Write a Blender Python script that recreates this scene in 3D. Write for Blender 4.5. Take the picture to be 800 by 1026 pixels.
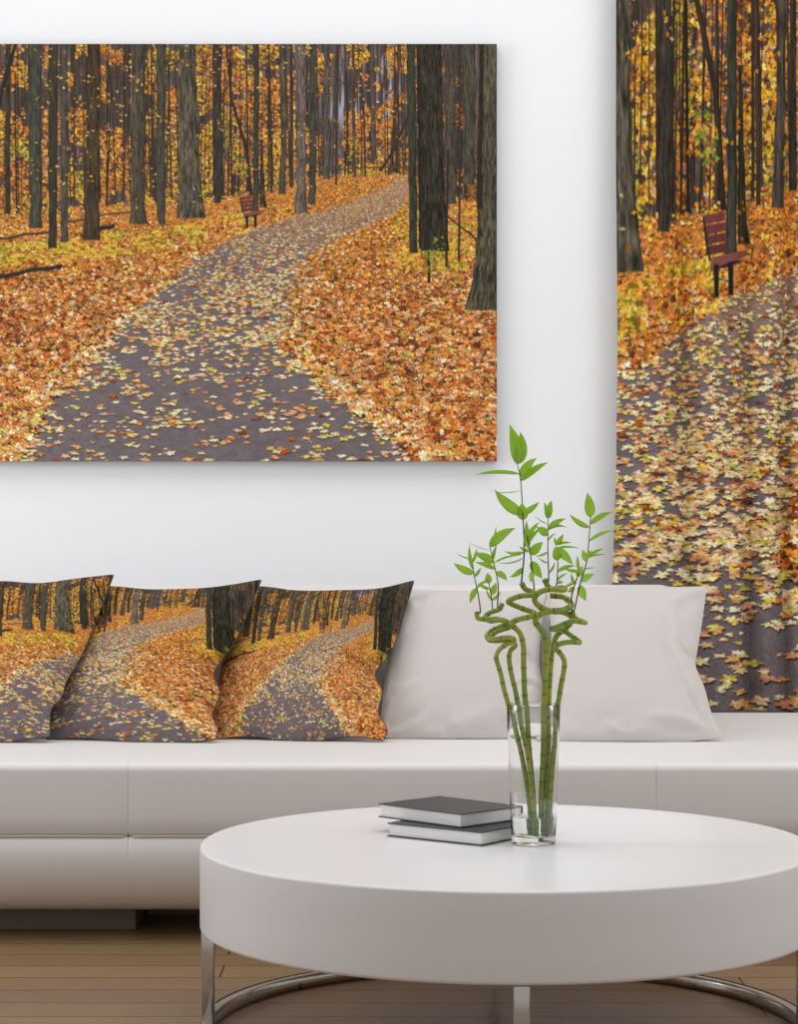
import bpy, bmesh, math, random
import numpy as np
from mathutils import Vector, Matrix

for o in list(bpy.data.objects): bpy.data.objects.remove(o)
SC = bpy.context.scene; COL = SC.collection
PI = math.pi
# ---------------------------------------------------------------- camera, world, lights, exposure
F = 2354.0; HOR = 509.0; CAM_H = 0.968
cam_data = bpy.data.cameras.new('camera'); cam = bpy.data.objects.new('camera', cam_data); COL.objects.link(cam)
cam.location = (0, 0, CAM_H); cam.rotation_euler = (PI/2, 0, 0)
cam_data.sensor_fit = 'HORIZONTAL'; cam_data.sensor_width = 36; cam_data.lens = F/800*36
cam_data.shift_y = (HOR-513)/800; cam_data.clip_start = .05; cam_data.clip_end = 60
SC.camera = cam
w = bpy.data.worlds.new('room_light'); SC.world = w; w.use_nodes = True
bgn = w.node_tree.nodes['Background']; bgn.inputs[0].default_value = (1.0, .955, .915, 1); bgn.inputs[1].default_value = .51
def area(name, loc, aim, sx, sy, power, col=(1, 1, 1)):
    l = bpy.data.lights.new(name, 'AREA'); l.shape = 'RECTANGLE'; l.size = sx; l.size_y = sy; l.energy = power; l.color = col
    o = bpy.data.objects.new(name, l); COL.objects.link(o); o.location = loc
    o.rotation_euler = (Vector(aim)-Vector(loc)).to_track_quat('-Z', 'Y').to_euler()
    return o
area('ceiling_light', (.3, 5.1, 4.1), (.3, 5.7, 0), 4.2, 1.6, 67, (.93, .965, 1))
area('window_light_left', (-3.3, 4.9, 1.75), (.2, 6.7, 1.1), 1.8, 1.8, 42, (.94, .97, 1))
area('window_light_right', (3.0, 4.1, 1.85), (.0, 6.8, 1.2), 1.8, 1.8, 22, (.94, .97, 1))
SC.view_settings.view_transform = 'Standard'; SC.view_settings.look = 'None'
SC.view_settings.exposure = 0; SC.view_settings.gamma = 1; SC.view_settings.use_curve_mapping = False
SC.cycles.max_bounces = 12; SC.cycles.transmission_bounces = 12; SC.cycles.transparent_max_bounces = 12

def P(px, py, d):           # point of the room that lies at distance d behind photo position (px, py)
    return Vector(((px-400)/F*d, d, CAM_H-(py-HOR)/F*d))

# ---------------------------------------------------------------- helpers
def s2l(c):
    c = np.asarray(c, float); return np.where(c <= .04045, c/12.92, ((c+.055)/1.055)**2.4)
def rgb(r, g, b):
    l = s2l(np.array([r, g, b])/255.0); return (float(l[0]), float(l[1]), float(l[2]), 1)
class Mat:
    def __init__(s, name, col=(.8, .8, .8, 1), rough=.5, metal=0, spec=.5):
        s.m = bpy.data.materials.new(name); s.m.use_nodes = True; s.t = s.m.node_tree; s.N = s.t.nodes; s.L = s.t.links
        s.b = s.N['Principled BSDF']; s.b.inputs['Base Color'].default_value = col
        s.b.inputs['Roughness'].default_value = rough; s.b.inputs['Metallic'].default_value = metal
        s.b.inputs['Specular IOR Level'].default_value = spec
    def n(s, typ, **k):
        x = s.N.new(typ)
        for a, v in k.items(): setattr(x, a, v)
        return x
    def bump(s, scale, dist, strength=.5, detail=3, vec=(1, 1, 1), src=None):
        tc = s.n('ShaderNodeTexCoord'); mp = s.n('ShaderNodeMapping'); mp.inputs['Scale'].default_value = vec
        s.L.new(tc.outputs['Object'], mp.inputs[0])
        nz = s.n('ShaderNodeTexNoise'); nz.inputs['Scale'].default_value = scale; nz.inputs['Detail'].default_value = detail
        s.L.new(mp.outputs[0], nz.inputs['Vector'])
        b = s.n('ShaderNodeBump'); b.inputs['Strength'].default_value = strength; b.inputs['Distance'].default_value = dist
        s.L.new(nz.outputs[0], b.inputs['Height']); s.L.new(b.outputs[0], s.b.inputs['Normal'])
        return nz
    def vary(s, c1, c2, scale, vec=(1, 1, 1), detail=3):
        tc = s.n('ShaderNodeTexCoord'); mp = s.n('ShaderNodeMapping'); mp.inputs['Scale'].default_value = vec
        s.L.new(tc.outputs['Object'], mp.inputs[0])
        nz = s.n('ShaderNodeTexNoise'); nz.inputs['Scale'].default_value = scale; nz.inputs['Detail'].default_value = detail
        s.L.new(mp.outputs[0], nz.inputs['Vector'])
        r = s.n('ShaderNodeValToRGB'); r.color_ramp.elements[0].position = .3; r.color_ramp.elements[1].position = .7
        r.color_ramp.elements[0].color = c1; r.color_ramp.elements[1].color = c2
        s.L.new(nz.outputs[0], r.inputs[0]); s.L.new(r.outputs[0], s.b.inputs['Base Color'])
        return r

def mesh_np(name, verts, faces, mat, parent=None, colors=None, smooth=True):
    me = bpy.data.meshes.new(name); verts = np.asarray(verts, np.float32); faces = np.asarray(faces, np.int32)
    me.vertices.add(len(verts)); me.vertices.foreach_set('co', verts.ravel())
    k = faces.shape[1]
    me.loops.add(faces.size); me.loops.foreach_set('vertex_index', faces.ravel())
    me.polygons.add(len(faces)); me.polygons.foreach_set('loop_start', np.arange(len(faces), dtype=np.int32)*k)
    me.polygons.foreach_set('use_smooth', np.full(len(faces), smooth))
    me.update(calc_edges=True)
    if colors is not None:
        a = me.color_attributes.new('print', 'FLOAT_COLOR', 'POINT')
        c = np.ones((len(verts), 4), np.float32); c[:, :3] = colors; a.data.foreach_set('color', c.ravel())
    me.materials.append(mat.m if isinstance(mat, Mat) else mat)
    o = bpy.data.objects.new(name, me); COL.objects.link(o)
    if parent: o.parent = parent
    return o
def obj(name, bm, mat, parent=None, smooth=False, angle=None):
    me = bpy.data.meshes.new(name); bmesh.ops.recalc_face_normals(bm, faces=bm.faces); bm.to_mesh(me); bm.free()
    me.materials.append(mat.m); me.polygons.foreach_set('use_smooth', [smooth]*len(me.polygons))
    if smooth and angle: me.set_sharp_from_angle(angle=angle)
    o = bpy.data.objects.new(name, me); COL.objects.link(o)
    if parent: o.parent = parent
    return o
def thing(name, label, cat, loc=(0, 0, 0), rz=0, group=None):
    o = bpy.data.objects.new(name, None); o.empty_display_size = .05; COL.objects.link(o)
    o.location = loc; o.rotation_euler = (0, 0, rz); return tag(o, label, cat, group)
def tag(o, label, cat, group=None):
    o['label'] = label; o['category'] = cat
    if group: o['group'] = group
    return o
def add_box(bm, x0, x1, y0, y1, z0, z1, r=0, seg=3):
    g = bmesh.ops.create_cube(bm, size=1)
    for v in g['verts']:
        v.co = Vector((x0+(v.co.x+.5)*(x1-x0), y0+(v.co.y+.5)*(y1-y0), z0+(v.co.z+.5)*(z1-z0)))
    if r:
        ed = list({e for v in g['verts'] for e in v.link_edges})
        bmesh.ops.bevel(bm, geom=ed, offset=r, segments=seg, profile=.5, affect='EDGES')
def lathe(bm, prof, seg=96, closed=False):
    rings = []
    for r, z in prof:
        if r < 1e-6: rings.append([bm.verts.new((0, 0, z))])
        else: rings.append([bm.verts.new((r*math.cos(2*PI*i/seg), r*math.sin(2*PI*i/seg), z)) for i in range(seg)])
    pairs = list(zip(rings[:-1], rings[1:]))
    if closed: pairs.append((rings[-1], rings[0]))
    for a, b in pairs:
        for i in range(seg):
            j = (i+1) % seg
            if len(a) == 1 and len(b) == 1: continue
            if len(a) == 1: bm.faces.new((a[0], b[i], b[j]))
            elif len(b) == 1: bm.faces.new((a[i], a[j], b[0]))
            else: bm.faces.new((a[i], a[j], b[j], b[i]))
def catmull(pts, n=8):
    pts = [Vector(p) for p in pts]; out = []
    q = [pts[0]*2-pts[1]]+pts+[pts[-1]*2-pts[-2]]
    for i in range(1, len(q)-2):
        for k in range(n):
            t = k/n
            out.append(.5*((2*q[i])+(q[i+1]-q[i-1])*t+(2*q[i-1]-5*q[i]+4*q[i+1]-q[i+2])*t*t+(-q[i-1]+3*q[i]-3*q[i+1]+q[i+2])*t**3))
    out.append(pts[-1]); return out
def tube_arrays(path, rad, seg=12):
    """verts, faces of a capped tube; rad a number or list"""
    n = len(path); R = rad if hasattr(rad, '__len__') else [rad]*n
    V = []; up = Vector((0.13, 1, .07)).normalized(); prev = None
    for i, p in enumerate(path):
        t = (path[min(i+1, n-1)]-path[max(i-1, 0)]).normalized()
        if prev is None: a = t.cross(up).normalized()
        else: a = (prev-t*prev.dot(t)).normalized()
        prev = a; b = t.cross(a)
        for k in range(seg):
            th = 2*PI*k/seg; V.append(p+(a*math.cos(th)+b*math.sin(th))*R[i])
    Fc = [(i*seg+k, i*seg+(k+1) % seg, (i+1)*seg+(k+1) % seg, (i+1)*seg+k) for i in range(n-1) for k in range(seg)]
    c0 = len(V); V.append(path[0]); V.append(path[-1])
    for k in range(seg):
        Fc.append((c0, (k+1) % seg, k, c0)); Fc.append((c0+1, (n-1)*seg+k, (n-1)*seg+(k+1) % seg, c0+1))
    return V, Fc
def add_tube(bm, path, rad, seg=12):
    V, Fc = tube_arrays([Vector(p) for p in path], rad, seg)
    vs = [bm.verts.new(v) for v in V]
    for f in Fc:
        ids = []
        for i in f:
            if i not in ids: ids.append(i)
        try: bm.faces.new([vs[i] for i in ids])
        except ValueError: pass
    return vs

# ---------------------------------------------------------------- the autumn path print (painted in code)
def hash2(ix, iy, seed):
    h = (ix.astype(np.int64)*374761393 + iy.astype(np.int64)*668265263 + seed*974634777) & 0xffffffff
    h = ((h ^ (h >> 13))*1274126177) & 0xffffffff
    h = h ^ (h >> 16)
    return (h & 0xffff)/65535.0
def vnoise(x, y, seed):
    x0 = np.floor(x); y0 = np.floor(y); fx = x-x0; fy = y-y0
    fx = fx*fx*(3-2*fx); fy = fy*fy*(3-2*fy)
    a = hash2(x0, y0, seed); b = hash2(x0+1, y0, seed); c = hash2(x0, y0+1, seed); d = hash2(x0+1, y0+1, seed)
    return (a*(1-fx)+b*fx)*(1-fy) + (c*(1-fx)+d*fx)*fy

PX0, PY0, PX1, PY1 = -60.0, 44.0, 498.0, 462.0
LEFT_EDGE = [(178, 398), (185, 392), (194, 372), (205, 345), (212, 322), (219, 292), (228, 258), (240, 232), (260, 195), (289, 162),
             (324, 122), (363, 96), (402, 52), (440, 34), (462, 18)]
RIGHT_EDGE = [(178, 409), (199, 409), (212, 398), (222, 378), (240, 335), (253, 315), (263, 300), (305, 291), (347, 281),
              (375, 310), (402, 338), (438, 396), (462, 414)]
def edge(tab, y):
    ys = [p[0] for p in tab]; xs = [p[1] for p in tab]
    return np.interp(y, ys, xs)
def ground_top(x):
    return np.interp(x, [-60, 0, 60, 120, 200, 260, 290, 330, 410, 430, 498], [214, 212, 208, 204, 200, 192, 184, 174, 172, 196, 204])

def paint(x0, y0, x1, y1, S, ls=1.0, more=1.0, seed=5):
    W = int(round((x1-x0)*S)); H = int(round((y1-y0)*S))
    gx = x0 + (np.arange(W)+.5)/S; gy = y0 + (np.arange(H)+.5)/S
    X, Y = np.meshgrid(gx, gy)
    I = np.zeros((H, W, 3)); rng = np.random.RandomState(seed)
    C = lambda *c: np.array(c)/255.0
    # --- distant wood
    n1 = vnoise(X/3.0, Y/26.0, 1); n2 = vnoise(X/1.3, Y/9.0, 2); n3 = vnoise(X/18, Y/22, 3); n4 = vnoise(X/1.2, Y/1.2, 4)
    base = C(88, 70, 58)
    I[:] = base*(0.5+0.55*n1+0.35*n2)[..., None]
    cool = np.clip((n3-.35)*2.2, 0, 1)[..., None]*.6
    I = I*(1-cool) + (C(98, 88, 98)*(0.45+0.6*n2+.3*n1)[..., None])*cool
    I *= (0.8+0.4*n4)[..., None]
    # cold sky gaps between the far trunks
    gap = np.exp(-((X-352)/34)**2-((Y-108)/26)**2)+np.exp(-((X-388)/14)**2-((Y-88)/40)**2)+.4*np.exp(-((X-345)/26)**2-((Y-60)/18)**2)+.22*np.exp(-((X-470)/22)**2-((Y-80)/30)**2)
    st = np.clip((vnoise(X/2.2, Y/16, 7)-.45)*3.2, 0, 1)*np.clip(gap, 0, 1)
    I = I*(1-.85*st[..., None]) + C(186, 188, 214)*.85*st[..., None]

    def stamp(x, y, rx, ry, rot, col, k, amp, ph, soft=1.0):
        R = max(rx, ry)*(1+amp)+1.0/S
        i0 = int((x-R-x0)*S); i1 = int((x+R-x0)*S)+2; j0 = int((y-R-y0)*S); j1 = int((y+R-y0)*S)+2
        i0 = max(i0, 0); j0 = max(j0, 0); i1 = min(i1, W); j1 = min(j1, H)
        if i0 >= i1 or j0 >= j1: return
        dx = (gx[i0:i1]-x)[None, :]; dy = (gy[j0:j1]-y)[:, None]
        ry = max(ry, .2)
        u = dx/rx; v = dy/ry
        th = np.arctan2(v, u)+rot
        r = np.sqrt(u*u+v*v)/(1+amp*np.cos(k*th+ph)+.9*amp*np.cos((k+2+int(ph*3) % 3)*th-ph*2.3)+.4*amp*np.cos(2*th+5*ph))
        a = np.clip((1-r)*min(rx, ry)*S*soft+.5, 0, 1)*min(1, 2.2*rx*ry*S*S+.25)
        sh = 1+.2*np.sin((k-2)*th+ph*4)*np.clip(r, 0, 1)
        P = I[j0:j1, i0:i1]
        P += (np.clip(col[None, None, :]*sh[..., None], 0, 1)-P)*a[..., None]

    def trunk(pts, col, bark=.5, seed=0, light=0.0, gloss=0.0):
        ys = np.array([p[0] for p in pts], float); xs = np.array([p[1] for p in pts], float); ws = np.array([p[2] for p in pts], float)
        j0 = max(int((ys[0]-y0)*S), 0); j1 = min(int((ys[-1]-y0)*S)+1, H)
        i0 = max(int(((xs-ws).min()-2-x0)*S), 0); i1 = min(int(((xs+ws).max()+2-x0)*S)+1, W)
        if i0 >= i1 or j0 >= j1: return
        yy = gy[j0:j1]; xc = np.interp(yy, ys, xs)[:, None]; w = np.interp(yy, ys, ws)[:, None]
        wob = (vnoise(yy/9, yy*0+seed, 31+seed)[:, None]-.5)*min(1.6, ws[0]*.18)
        xx = gx[i0:i1][None, :]; t = (xx-xc-wob)/(w/2)
        a = np.clip((1-np.abs(t))*w/2*S+.5, 0, 1)*np.clip((ys[-1]-yy)*1.2, 0, 1)[:, None]
        cells = np.maximum(3, ws[0]/1.5)
        nb = vnoise(t*cells*.8+vnoise(yy/6, yy*0, seed)[:, None]*.7, yy[:, None]/(9.0)+t*0, 40+seed)
        nf = vnoise(xx/.7+yy[:, None]*0, yy[:, None]/2.4+xx*0, 41+seed)
        ng = vnoise(xx/5+yy[:, None]*0, yy[:, None]/9+xx*0, 43+seed)
        tone = (.9-bark*.62) + bark*(nb*.95+nf*.5) - .18*np.abs(t+.15)**2 + light*np.clip(-t, 0, 1)
        c = col[None, None, :]*tone[..., None]
        moss = np.clip((ng-.5)*2, 0, 1)[..., None]
        c = c*(1-.25*moss) + c*np.array([.92, 1.12, .72])*.25*moss
        P = I[j0:j1, i0:i1]
        P += (np.clip(c, 0, 1)-P)*a[..., None]

    # --- far trunks
    for i in range(150):
        x = rng.uniform(-60, 498); w = rng.uniform(.8, 3.2); b = rng.uniform(168, 212); tl = rng.uniform(-3, 3)
        t = rng.uniform(.55, 1.25)
        trunk([(44, x+tl, w*.9), (b, x, w)], C(84, 72, 66)*t, .5, i % 17)
    # --- foliage
    pal = {'o': [(228, 142, 44), (232, 152, 46), (204, 112, 34), (238, 172, 76)],
           'y': [(238, 180, 44), (228, 164, 40), (248, 204, 92), (206, 148, 34)],
           'l': [(196, 176, 44), (172, 158, 44), (222, 196, 60)],
           'b': [(150, 84, 34), (112, 62, 32), (176, 98, 44), (84, 50, 30)],
           'p': [(170, 120, 104), (206, 160, 130), (138, 108, 104)]}
    def foliage(n, ymin, ymax, cap, thr, sc=1.0):
        for i in range(n):
            x = rng.uniform(-60, 498); y = ymin+(ymax-ymin)*rng.rand(); r = rng.rand(6)
            d = float(vnoise(np.array(x/17), np.array(y/20), 11)*.65+vnoise(np.array(x/6), np.array(y/7), 12)*.45)
            # heavier gold in the middle of the wood, thin at far left and right
            m = .10*math.exp(-((x-270)/75)**2)+.06*math.exp(-((x-215)/60)**2)-.10*(x > 418)-.05*(x < 130)*(y < 120)+.05*(y > 150)-.12*math.exp(-((x-352)/40)**2-((y-78)/34)**2)
            if d+m < thr+.07*(y < 120)*(x < 140 or x > 318)+.03*(y < 100): continue
            h = float(vnoise(np.array(x/28), np.array(y/30), 13))+.25*(r[0]-.5)
            key = 'o' if h+.10*(200 < x < 310)-.05 < .44 else ('y' if h < .70 else 'l')
            if x > 385 and key != 'o' and r[5] < .7: key = 'o'
            if r[1] < .26: key = 'b'
            elif r[1] < .34: key = 'p'
            c = C(*pal[key][int(r[2]*len(pal[key])) % len(pal[key])])*(.74+.34*r[3])
            if x > 418: c = c*.72
            s = (.6+.95*r[4])*sc
            stamp(x, y, s, s*(.6+.5*r[5]), r[0]*6.28, c, 3+int(r[3]*3), .3, r[2]*6, cap)
    foliage(34000, 44, 212, .75, .47)
    for i in range(120):     # saplings
        x = rng.uniform(-60, 480); b = rng.uniform(185, 232); tl = rng.uniform(-6, 6); w = rng.uniform(.7, 2.0)
        trunk([(44+max(0, rng.uniform(-60, 80)), x+tl, w*.7), (b, x, w)], C(66, 56, 48)*rng.uniform(.7, 1.2), .4, i % 13)

    # --- ground litter, base coat
    gt = ground_top(X)
    g = np.clip((Y-gt)/5+vnoise(X/3, Y/3, 50)-.5, 0, 1)
    m1 = vnoise(X/2.2, Y/1.4, 51); m2 = vnoise(X/9, Y/5, 52); m3 = vnoise(X/.9, Y/.8, 53)
    lit = C(206, 126, 58)*(.55+.5*m1+.25*m3)[..., None]
    lit = lit*(1-.35*m2[..., None]) + C(224, 150, 66)*(.6+.5*m1)[..., None]*.35*m2[..., None]
    I = I*(1-g[..., None]) + lit*g[..., None]
    # --- asphalt
    wob = (vnoise(Y/5, X*0, 54)-.5)*np.interp(Y, [180, 460], [2, 14])
    e0 = edge(LEFT_EDGE, Y)+wob; e1 = edge(RIGHT_EDGE, Y)-wob
    ps = np.clip(np.minimum(X-e0, e1-X)*.7+.5, 0, 1)*(Y > 178)
    asp = C(114, 103, 106)*(.84+.12*vnoise(X/8, Y/4, 55)+.18*vnoise(X/.7, Y/.6, 56))[..., None]
    sp = (hash2(np.floor(X*1.1), np.floor(Y*1.3), 57) > .955)*np.clip((Y-300)/150, 0, 1)
    asp = asp*(1-.35*sp[..., None]) + C(190, 170, 166)*.35*sp[..., None]
    cov = (np.clip((262-Y)/60, 0, 1)*.75)[..., None]
    asp = asp*(1-cov)+C(206, 158, 112)*(.55+.35*m1+.3*m3)[..., None]*cov
    I = I*(1-ps[..., None]) + asp*ps[..., None]

    def gleaf(x, y, w, c, r, flat=.42):
        stamp(x+.06*w, y+.16*w*flat*2, w*.5, w*.5*flat, r[0]*6.28, C(58, 38, 32), 3+int(r[0]*3), .24, r[1]*6.28, .8)
        stamp(x, y, w*.5, w*.5*flat, r[0]*6.28, c, 3+int(r[0]*3), .24, r[1]*6.28)
    warm = [(226, 140, 62), (236, 164, 92), (204, 112, 44), (182, 90, 34), (240, 190, 132), (248, 214, 166), (222, 150, 60), (148, 72, 32), (214, 128, 70), (110, 62, 34), (226, 158, 104)]
    pale = [(240, 220, 160), (236, 206, 150), (226, 186, 140), (244, 232, 176), (232, 176, 110), (214, 150, 110), (226, 198, 90), (246, 224, 190)]
    # --- leaves, far to near
    N = 30000
    ys = 176+(462-176)*np.sort(rng.rand(N)**1.25)
    xs = rng.uniform(-60, 498, N); rr = rng.rand(N, 8)
    for i in range(N):
        x, y, r = xs[i], ys[i], rr[i]
        if y < ground_top(x)-1: continue
        l = edge(LEFT_EDGE, y); rt = edge(RIGHT_EDGE, y); tt = (y-176)/286
        inside = l-2 < x < rt+2 and y > 178
        din = min(x-l, rt-x)/max(8, (y-170)*.16)
        if inside:
            dens = np.interp(y, [176, 235, 300, 350, 400, 462], [3.0, 2.6, 1.5, .50, .17, .085])
            cl = float(vnoise(np.array(x/16), np.array(y/9), 61))
            cen = float(vnoise(np.array(x/40), np.array(y/26), 62))
            p = dens*(.25+1.5*cl*cl)*(.6+.8*cen)
            if din < .5: p += .3*(.5-din)*2
            if r[2] > p/ls*(1+(more-1)*min(1, max(0, (400-y)/40))): continue
            w = np.interp(y, [176, 220, 260, 300, 350, 410, 462], [1.6, 2.4, 3.6, 4.8, 6.2, 7.2, 8.4])*(.45+.7*r[3])*ls
            if r[4] < np.interp(y, [190, 300, 360], [.40, .24, .12])*(.6 if more > 1 else 1): c = C(*warm[int(r[5]*len(warm)) % len(warm)])
            elif r[4] > .97: c = C(196, 190, 84)
            else: c = C(*pale[int(r[5]*len(pale)) % len(pale)])
            gleaf(x, y, w, c*(.9+.16*r[6]), r, .32+.12*r[7])
        else:
            w = np.interp(y, [176, 220, 260, 300, 350, 410, 462], [1.5, 2.3, 3.2, 4.2, 5.4, 6.8, 8.2])*(.5+.8*r[3])
            far = np.clip((300-y)/100, 0, 1)
            c = C(*warm[int(r[5]*len(warm)) % len(warm)])
            if r[4] < .55*far: c = C(*[(240, 158, 50), (244, 176, 76), (232, 140, 44), (238, 186, 60)][int(r[6]*4) % 4])
            elif r[4] > .965: c = C(196, 188, 70)
            if din > -.9 and r[2] < .28: c = C(*pale[int(r[5]*len(pale)) % len(pale)])
            dk = float(vnoise(np.array(x/13), np.array(y/8), 63))
            c = c*(.66+.30*r[6]+.26*dk)
            gleaf(x, y, w, np.clip(c, 0, 1), r, .55+.35*r[7])
    # --- low yellow-green growth
    for i in range(2600):
        r = rng.rand(8)
        if r[0] < .66:
            x = -60+310*r[1]; yc = np.interp(x, [-60, 50, 120, 180, 250], [262, 252, 244, 236, 222]); y = yc+22*(r[2]-.5)
        else:
            x = 395+80*r[1]; y = 210+60*r[2]
            if x < edge(RIGHT_EDGE, y)+4: continue
        if float(vnoise(np.array(x/14), np.array(y/6), 71)) < .42: continue
        c = C(*[(212, 176, 60), (188, 164, 54), (224, 190, 84), (150, 128, 40), (230, 156, 52), (120, 96, 34)][int(r[3]*6) % 6])
        stamp(x, y, 1.3+1.1*r[4], .8+.8*r[5], r[6]*6.28, c, 4, .3, r[7]*6)

    # --- logs and fallen branches
    def stick(p, q, w, c):
        n = max(2, int(math.hypot(q[0]-p[0], q[1]-p[1])/1.2))
        for k in range(n+1):
            f = k/n; x = p[0]+(q[0]-p[0])*f; y = p[1]+(q[1]-p[1])*f+.8*math.sin(f*9)
            stamp(x, y, 1.0, w, 0, C(*c)*(.85+.3*((k*7) % 5)/5), 3, .1, 1)
    stick((-60, 288), (0, 277), 2.4, (44, 40, 34)); stick((0, 277), (62, 266), 2.2, (46, 42, 34)); stick((0, 239), (50, 232), 1.2, (62, 50, 40)); stick((66, 222), (140, 210), .9, (70, 56, 44))
    stick((92, 232), (114, 226), 2.2, (40, 38, 42)); stick((300, 172), (420, 166), .7, (80, 66, 60)); stick((470, 232), (498, 262), 1.0, (60, 44, 36)); stick((446, 214), (498, 258), .8, (66, 50, 40))

    # --- the standing trunks, far to near
    G = C(66, 63, 52); B = C(66, 53, 40)
    T = trunk
    T([(44, -52, 9), (214, -52, 11), (226, -52, 14)], G*.85, .6, 1); T([(44, -30, 16), (230, -31, 18), (240, -31, 24)], B*.85, .7, 2)
    T([(44, -12, 6), (222, -12, 7)], G*.9, .6, 3); T([(44, 8, 5), (215, 8, 6)], G*.9, .6, 4)
    T([(44, 16, 3), (60, 11, 4), (96, 1, 5), (130, -8, 6)], C(46, 42, 36), .5, 5)
    T([(44, 35, 14), (215, 36, 12), (229, 36, 14)], C(72, 73, 61), .6, 6)
    T([(44, 53, 9), (235, 53, 8), (249, 53, 9)], G*.92, .55, 7)
    T([(44, 64, 8), (232, 65, 7), (243, 65, 9)], C(78, 74, 66), .55, 8)
    T([(44, 218, 9), (150, 218, 8), (204, 218, 7)], C(64, 57, 50), .6, 9)
    T([(44, 161, 10), (210, 162, 9), (225, 162, 7)], C(74, 70, 60), .6, 10)
    T([(44, 328, 6), (180, 327, 7)], C(82, 76, 70), .6, 11); T([(44, 354, 3), (178, 355, 3.4)], C(80, 64, 56), .5, 12)
    T([(44, 373, 4), (165, 374, 5)], C(90, 76, 68), .5, 13); T([(44, 337, 2), (186, 337, 2.2)], C(70, 58, 50), .5, 14)
    T([(44, 401, 3), (100, 397, 3), (175, 391, 3.4)], C(80, 60, 54), .5, 15)
    T([(44, 269, 1.8), (194, 272, 2.4)], C(64, 50, 42), .5, 16)
    T([(44, 283, 6), (90, 284, 8), (130, 285, 5), (195, 283, 7.5)], C(80, 72, 64), .6, 17)
    T([(44, 292, 3), (188, 292, 4)], C(66, 56, 52), .5, 18)
    T([(44, 314, 8), (190, 313, 7), (205, 312, 8)], C(70, 68, 58), .6, 19)
    T([(44, 301, 11), (190, 302, 10), (214, 302, 14)], C(108, 94, 88), .6, 20)
    T([(44, 227, 2.5), (100, 232, 3), (150, 247, 3.4), (196, 252, 3.4)], C(56, 46, 38), .4, 21)
    T([(140, 262, 2), (200, 263, 6), (208, 264, 8)], C(58, 54, 44), .5, 22)
    T([(44, 257, 5.6), (200, 256.5, 6), (213, 256.5, 7)], C(62, 61, 52), .55, 23)
    T([(118, 408, 2), (150, 395, 3), (172, 381, 3.4)], C(62, 46, 40), .4, 24)
    T([(44, 451, 11), (205, 452, 10)], C(80, 70, 58), .7, 25); T([(44, 470, 13), (185, 470, 12)], C(76, 70, 58), .7, 26)
    T([(44, 461, 2), (262, 460, 2.4)], C(70, 50, 42), .4, 27); T([(150, 449, 2), (268, 447, 2.6)], C(60, 44, 38), .4, 28)
    T([(44, 138.5, 13), (205, 139, 14), (225, 139.5, 19)], C(78, 70, 57), .65, 29, .12)
    T([(44, 94.5, 13), (215, 92, 15), (241, 92, 18)], C(70, 57, 41), .7, 30, .06)
    T([(44, 187, 17), (120, 188.5, 20), (195, 190.5, 23), (219, 191.5, 30)], C(84, 77, 64), .85, 31, .10)
    T([(44, 411.5, 8.5), (235, 414, 8), (254, 415, 8)], C(60, 61, 48), .6, 32)
    T([(44, 421, 7), (250, 424, 8)], C(38, 36, 30), .5, 33)
    T([(44, 431, 23), (200, 434.5, 23), (252, 436, 29)], C(52, 47, 36), .95, 34)
    T([(225, 428.5, 2.6), (284, 430, 3)], C(52, 40, 34), .4, 35)
    T([(44, 491, 21), (150, 490, 22), (250, 489, 24), (285, 487, 29), (311, 484, 38)], C(76, 70, 56), .95, 36)
    T([(44, 483, 4), (210, 480, 5)], C(46, 40, 32), .5, 37)
    # twigs
    for i in range(60):
        x = rng.uniform(-60, 498); y = rng.uniform(48, 190); a = rng.uniform(-.9, .9); L = rng.uniform(5, 20)
        n = int(L); c = C(58, 46, 38)
        for k in range(n):
            stamp(x+k*math.cos(a), y+k*math.sin(a)+.02*k*k*math.sin(i), .6, .45, 0, c, 3, .1, 0)
    # leaves in front of the trunks
    for i in range(1500):
        x = rng.uniform(-60, 498); y = rng.uniform(46, 215); r = rng.rand(6)
        if float(vnoise(np.array(x/11), np.array(y/13), 81)) < .60: continue
        if 405 < x: continue
        c = C(*(pal['y']+pal['o']+[(238, 214, 150)])[int(r[0]*9) % 9])
        stamp(x, y, .7+.7*r[1], .5+.5*r[2], r[3]*6.28, c*(.75+.25*r[5]), 4, .3, r[4]*6)
    # green sprigs
    for (cx, cy, n) in [(432, 262, 34), (440, 246, 18), (2, 254, 26), (242, 168, 26), (352, 150, 20), (455, 275, 14)]:
        for k in range(n):
            r = rng.rand(4)
            stamp(cx+12*(r[0]-.5), cy+22*(r[1]-.5), 1.2, .9, r[2]*6, C(*[(108, 126, 44), (140, 150, 54), (84, 104, 40)][k % 3]), 3, .3, r[3]*6)
    # --- park bench: slatted back turned a little, seat and two dark legs
    def quad(pts, c):
        p = np.array(pts, float); i0 = max(int((p[:, 0].min()-x0)*S)-1, 0); i1 = min(int((p[:, 0].max()-x0)*S)+2, W)
        j0 = max(int((p[:, 1].min()-y0)*S)-1, 0); j1 = min(int((p[:, 1].max()-y0)*S)+2, H)
        if i0 >= i1 or j0 >= j1: return
        xx, yy = np.meshgrid(gx[i0:i1], gy[j0:j1]); a = np.ones_like(xx); n = len(p)
        ar = sum(p[k][0]*p[(k+1) % n][1]-p[(k+1) % n][0]*p[k][1] for k in range(n)); sg = 1 if ar > 0 else -1
        for k in range(n):
            ax, ay = p[k]; bx, by = p[(k+1) % n]; L = math.hypot(bx-ax, by-ay)
            d = sg*((bx-ax)*(yy-ay)-(by-ay)*(xx-ax))/L
            a = np.minimum(a, np.clip(d*S+.5, 0, 1))
        I[j0:j1, i0:i1] += (C(*c)*(1+.12*(hash2(np.floor(xx*2), np.floor(yy*2), 90)-.5))[..., None]-I[j0:j1, i0:i1])*a[..., None]
    rd = (120, 66, 62)
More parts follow.
